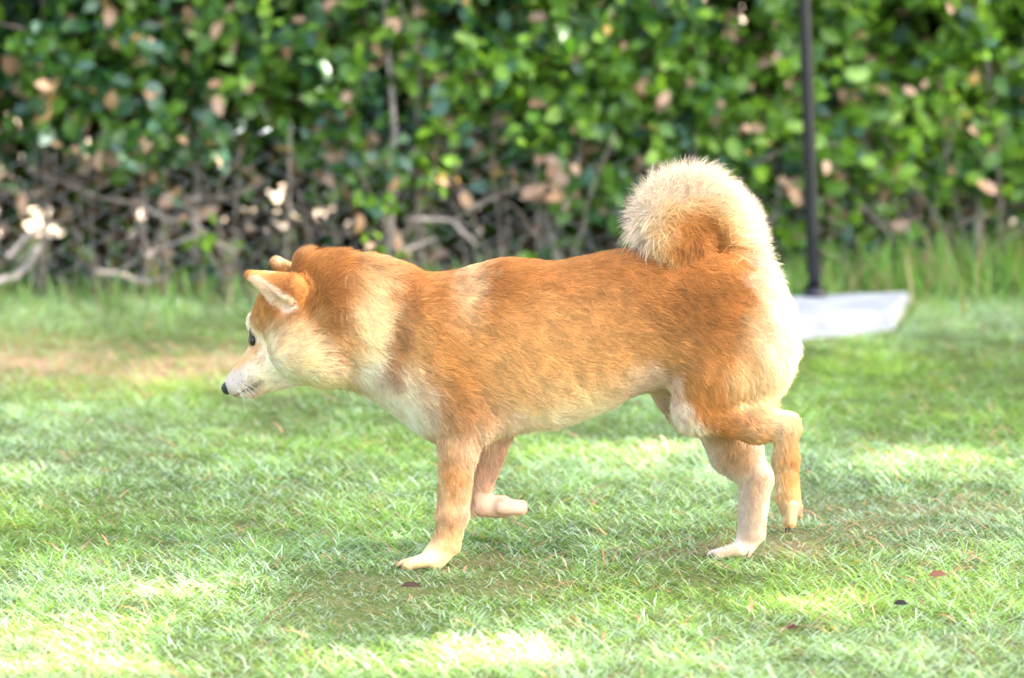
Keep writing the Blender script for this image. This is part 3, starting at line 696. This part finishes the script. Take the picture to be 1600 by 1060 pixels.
# lie of the hair (plan dx, dy, dl)
fl = np.tile(np.array([1.0, 0.25, 0.0]), (NS, 1))
def blendf(m, v): 
    global fl
    v = np.asarray(v, float); v = v if v.ndim == 2 else np.tile(v, (NS, 1)); fl = fl * (1 - m[:, None]) + v * m[:, None]
blendf(soft(y, 560, 660) * soft(x, 740, 800) * (x < 1010), (0.85, 0.55, 0))
blendf(soft(x, 660, 600), (0.75, 0.55, 0))
blendf(soft(x, 660, 610) * soft(y, 560, 620), (0.5, 0.85, 0))
hd = np.c_[x - NOSE[0], (y - NOSE[1]) * 0.8, l * 0.5]; hd = norm(hd); blendf(soft(x, 540, 490), hd)
blendf(soft(x, 545, 520) * soft(x, 470, 500) * soft(y, 470, 420), (0.6, -0.35, 0))
blendf(soft(y, 600, 690) * (x > 640) * (x < 830), (0.2, 1.0, 0))
blendf(soft(x, 1040, 1110) * soft(y, 470, 600), (0.55, 1.0, 0))
blendf(soft(x, 1180, 1225) * (y < 640), (0.7, 0.75, 0))
blendf(soft(y, 630, 650) * (x > 1100) * soft(l, 0, 15) * (y < 690) * (x < 1215), (1, 0.15, 0))
blendf(soft(y, 680, 720) * (x > 1050), (0.15, 1, 0))
blendf(soft(y, 770, 785) * (x > 745) * (x < 850) * (l < 0), (1, 0.1, 0))
blendf(soft(y, 845, 870) * (x < 720), (-0.9, 0.5, 0)); blendf(soft(y, 845, 862) * (x > 1090) * (x < 1200), (-0.9, 0.5, 0))
tv = np.c_[x - TAILC[0], y - TAILC[1], 0.25 * l]; tv = norm(tv); swirl = np.c_[tv[:, 1], -tv[:, 0], np.zeros(NS)]
blendf(tmk, tv + 0.25 * swirl)
blendf(ear_m * (l > 0) * (tmk < .5), (-1.0, -0.3, 0)); blendf(ear_m * (l < 0) * (tmk < .5), (-0.7, -0.7, 0))
nv = np.stack([Noise(40, 12, 3, 41)(Q), Noise(40, 12, 3, 42)(Q), Noise(40, 12, 3, 43)(Q)], 1); nv2 = np.stack([NF2(Q), NF2(Q + 37), NF2(Q + 91)], 1)
fl = fl + 0.22 * nv + 0.16 * nv2 + rng.normal(0, 0.24, (NS, 3)) * (1 + 0.3 * tmk[:, None])
fw = np.c_[fl[:, 0], -fl[:, 2], -fl[:, 1]]                        # plan -> world
fw = fw - Nr * (fw * Nr).sum(1)[:, None]; fw = norm(fw)
# length (mm) and lift
Ln = np.full(NS, 16.0); lift = np.full(NS, 0.5)
def setl(m, L_, k_):
    global Ln, lift
    Ln = Ln * (1 - m) + L_ * m; lift = lift * (1 - m) + k_ * m
setl(soft(x, 640, 560), 27, 0.45); setl(soft(y, 600, 650) * (x > 740) * (x < 1020), 24, 0.4)
setl(soft(x, 1160, 1215) * soft(y, 632, 612), 34, 0.55); setl(soft(x, 1205, 1215) * soft(y, 622, 634), 8, 0.35); setl(soft(y, 440, 405) * (x > 470) * (x < 640), 24, 0.75)
setl(soft(x, 520, 470) * soft(y, 440, 470), 13, 0.4); setl(soft(x, 450, 410), 6.5, 0.3); setl(soft(x, 390, 372) * (y > 540), 3.5, 0.25)
setl(soft(y, 650, 700) * ((x < 830) | (x > 1040)), 11, 0.42); setl(soft(y, 640, 655) * (x > 1110) * soft(l, 0, 15), 12, 0.42)
setl(soft(y, 830, 860) , 6.5, 0.3); setl((y > 775) * (x > 740) * (x < 850) * (l < 0) * 1.0, 5.0, 0.3); setl(soft(cone_min(Pr, ('paw',)), 0.003, 0.0), 4.6, 0.36)
setl(ear_m * (tmk < 0.5), 6.0, 0.3); setl(em, 7, 0.5)
tl_ = soft(-(x - TAILC[0]) * 0.8 - (y - TAILC[1]) * 0.6, 20, 60); setl(tmk, 46 + 18 * tl_, 1.0); setl(tmk * soft(y, 335, 365) * (x < 1060), 32, 0.6); setl(tmk * soft(y, 362, 388) * (x < 1115), 20, 0.3)
core = np.hypot(x - TAILC[0], y - TAILC[1]); setl(tmk * soft(core, 45, 25), 22, 0.35)
Ln = Ln * np.where(tmk > 0.5, rng.uniform(0.55, 1.45, NS), rng.uniform(0.65, 1.25, NS)) / 1000
Lw = Ln[:, None]
d0 = norm(fw + Nr * (lift * rng.uniform(0.75, 1.3, NS))[:, None])
d1 = norm(fw + Nr * (lift * 0.25)[:, None] + np.array([0, 0, -0.10]) * (1 - tmk)[:, None])
side_t = (tmk > 0.5) & (np.abs(Nr[:, 1]) > 0.5); d0[side_t] = norm(fw[side_t] + 0.35 * Nr[side_t])
# clumps
NC = 11000; ci = rng.choice(NS, NC, replace=False); kd = kdtree.KDTree(NC)
for k in range(NC): kd.insert(Pr[ci[k]], k)
kd.balance(); near = np.array([kd.find(p)[1] for p in Pr]); rc_ = Pr[ci[near]]
tipoff = (rc_ - Pr); tipoff = tipoff * np.minimum(1, 0.006 / np.maximum(np.linalg.norm(tipoff, axis=1, keepdims=True), 1e-6))
cl_s = (rng.uniform(0.4, 0.95, NS) * soft(Ln * 1000, 6, 18))[:, None]
KP = 5; pts = np.zeros((NS, KP, 3), np.float32); cols = np.ones((NS, KP, 4), np.float32)
pos = Pr - Nr * 0.0008
Cr = coat(Q) * (1 - em[:, None]) + np.array((0.80, 0.60, 0.42)) * em[:, None]
vary = np.exp(rng.normal(0, 0.14, NS) + rng.normal(0, 0.075, NC)[near] * soft(Ln * 1000, 5, 16))[:, None] * np.exp(0.10 * NF2(Q) + 0.08 * NF1(Q + 11))[:, None]
for k in range(KP):
    f = k / (KP - 1)
    if k: pos = pos + norm(d0 * (1 - f) + d1 * f) * Lw / (KP - 1)
    pk = pos + tipoff * cl_s * f ** 1.5; pts[:, k] = pk
    tcx = tail_color(plan(pk)); c_ = Cr * (1 - tmk[:, None]) + tcx * tmk[:, None]
    cols[:, k, :3] = np.clip(c_ * vary * (0.92 + 0.16 * f), 0, 0.95)
# no hair on the nose leather, eye or under the ground
okh = (np.linalg.norm(Pr - EYE, axis=1) > 7.5 * S) & (np.hypot(x - 353, y - 606) > 10.0)
pts[:, :, 2] = np.maximum(pts[:, :, 2], 0.001)
pts = pts[okh]; cols = cols[okh]; nh = len(pts)
hc = bpy.data.hair_curves.new("fur"); hc.add_curves([KP] * nh)
hc.attributes["position"].data.foreach_set("vector", pts.reshape(-1, 3).ravel())
ra_ = hc.attributes.get("radius") or hc.attributes.new("radius", 'FLOAT', 'POINT')
thick = np.where(Ln[okh] < 0.008, 0.00019, 0.00024)[:, None] * np.array([1.0, 1.0, 0.85, 0.6, 0.15])[None]
ra_.data.foreach_set("value", thick.astype(np.float32).ravel())
ca = hc.attributes.new("Col", 'FLOAT_COLOR', 'POINT'); ca.data.foreach_set("color", cols.reshape(-1, 4).ravel())
m_fur, t, b = new_mat("dog_fur")
a_ = t.nodes.new("ShaderNodeAttribute"); a_.attribute_name = "Col"; t.links.new(a_.outputs["Color"], b.inputs["Base Color"])
b.inputs["Roughness"].default_value = 0.55; b.inputs["Specular IOR Level"].default_value = 0.25
tl = t.nodes.new("ShaderNodeBsdfTranslucent"); t.links.new(a_.outputs["Color"], tl.inputs[0])
mx = t.nodes.new("ShaderNodeMixShader"); mx.inputs[0].default_value = 0.3
t.links.new(b.outputs[0], mx.inputs[1]); t.links.new(tl.outputs[0], mx.inputs[2]); t.links.new(mx.outputs[0], t.nodes["Material Output"].inputs[0])
hc.materials.append(m_fur); fur = bpy.data.objects.new("fur", hc); col.objects.link(fur); fur.parent = dog

# ---- nose and eyes
def blob(name, c, r, mat, parent, seg=20, warp=None):
    bm = bmesh.new(); bmesh.ops.create_uvsphere(bm, u_segments=seg, v_segments=seg // 2 + 4, radius=1.0)
    for v in bm.verts:
        p = np.array(v.co)
        if warp: p = warp(p)
        v.co = Vector(np.array(c) + p * np.array(r))
    me = bpy.data.meshes.new(name); bm.to_mesh(me); bm.free(); me.materials.append(mat)
    for p in me.polygons: p.use_smooth = True
    o = bpy.data.objects.new(name, me); col.objects.link(o); o.parent = parent; return o
m_nose = mat_plain("nose_leather", (0.018, 0.018, 0.022), 0.35, noise=0.3, scale=400, bump=0.4)
m_eye = mat_plain("dark_eye", (0.012, 0.008, 0.006), 0.05, noise=0.2, scale=100)
def nw(p):
    p = p.copy(); p[1] *= 1 - 0.25 * (p[2] < 0) * -p[2]; p[0] += 0.25 * p[2] * (p[2] > 0)
    for s_ in (-1, 1):                                              # nostril dents
        d = np.linalg.norm(p - np.array([-0.75, 0.5 * s_, -0.1])); p = p * (1 - 0.28 * math.exp(-(d / 0.28) ** 2))
    return p
blob("nose", W3((355, 606, -18)), (9.5 * S, 12 * S, 11 * S), m_nose, dog, 24, nw)
blob("eye", EYE, (5 * S, 6 * S, 8 * S), m_eye, dog)
blob("eye", W3((394, 533, -33)), (6.5 * S, 6.5 * S, 8 * S), m_eye, dog)
m_whisk = mat_plain("whisker", (0.75, 0.72, 0.68), 0.4, noise=0.1)
parts = []
for sd_ in (1, -1):
    for k in range(9):
        px_, py_ = 366 + random.uniform(0, 20), 598 + random.uniform(-4, 12); a0 = W3((px_, py_, -14 + sd_ * 16))
        l = random.uniform(0.022, 0.042); d = np.array([random.uniform(0.2, 0.8), -sd_ * random.uniform(0.5, 0.9), random.uniform(-0.7, 0.0)]); d /= np.linalg.norm(d)
        parts.append(tube([a0 + d * l * t_ + np.array([0, 0, -0.008]) * t_ * t_ for t_ in (0, 0.35, 0.7, 1)], [0.00022, 0.0002, 0.00014, 0.00005], 4))
Vw, Fw = join(parts); tag(mesh_np("whiskers", Vw, Fw, m_whisk, dog), kind="stuff")
m_claw = mat_plain("claw_horn", (0.10, 0.075, 0.06), 0.35, noise=0.3, scale=300)
def claw(p, d): 
    a0 = W3(p); d = np.array([d[0], 0, -d[1]]); d = d / np.linalg.norm(d)
    Vc, Fc = tube([a0, a0 + d * 0.005 + np.array([0, 0, 0.0004]), a0 + d * 0.010 + np.array([0, 0, -0.0008])], [0.0022, 0.0018, 0.0004], 8); mesh_np("claw", Vc, Fc, m_claw, dog)
for dl, dx in ((-16, 4), (-6, -5), (5, -5), (15, 3)):
    claw((625 + dx, 884, 50 + dl * 1.1), (-1, 0.45)); claw((1111 + dx, 867, -49 + dl * 1.05), (-1, 0.45))
    claw((1233 + dx * 0.6, 821, 46 + dl), (-0.25, 1)); claw((821, 795, -49 + dl), (1, 0.35))
print("feet z", W3((644, 890, 50)), W3((1120, 875, -49)), "verts", len(V), "hair", nh, "hedge leaves", nt_ * PER)
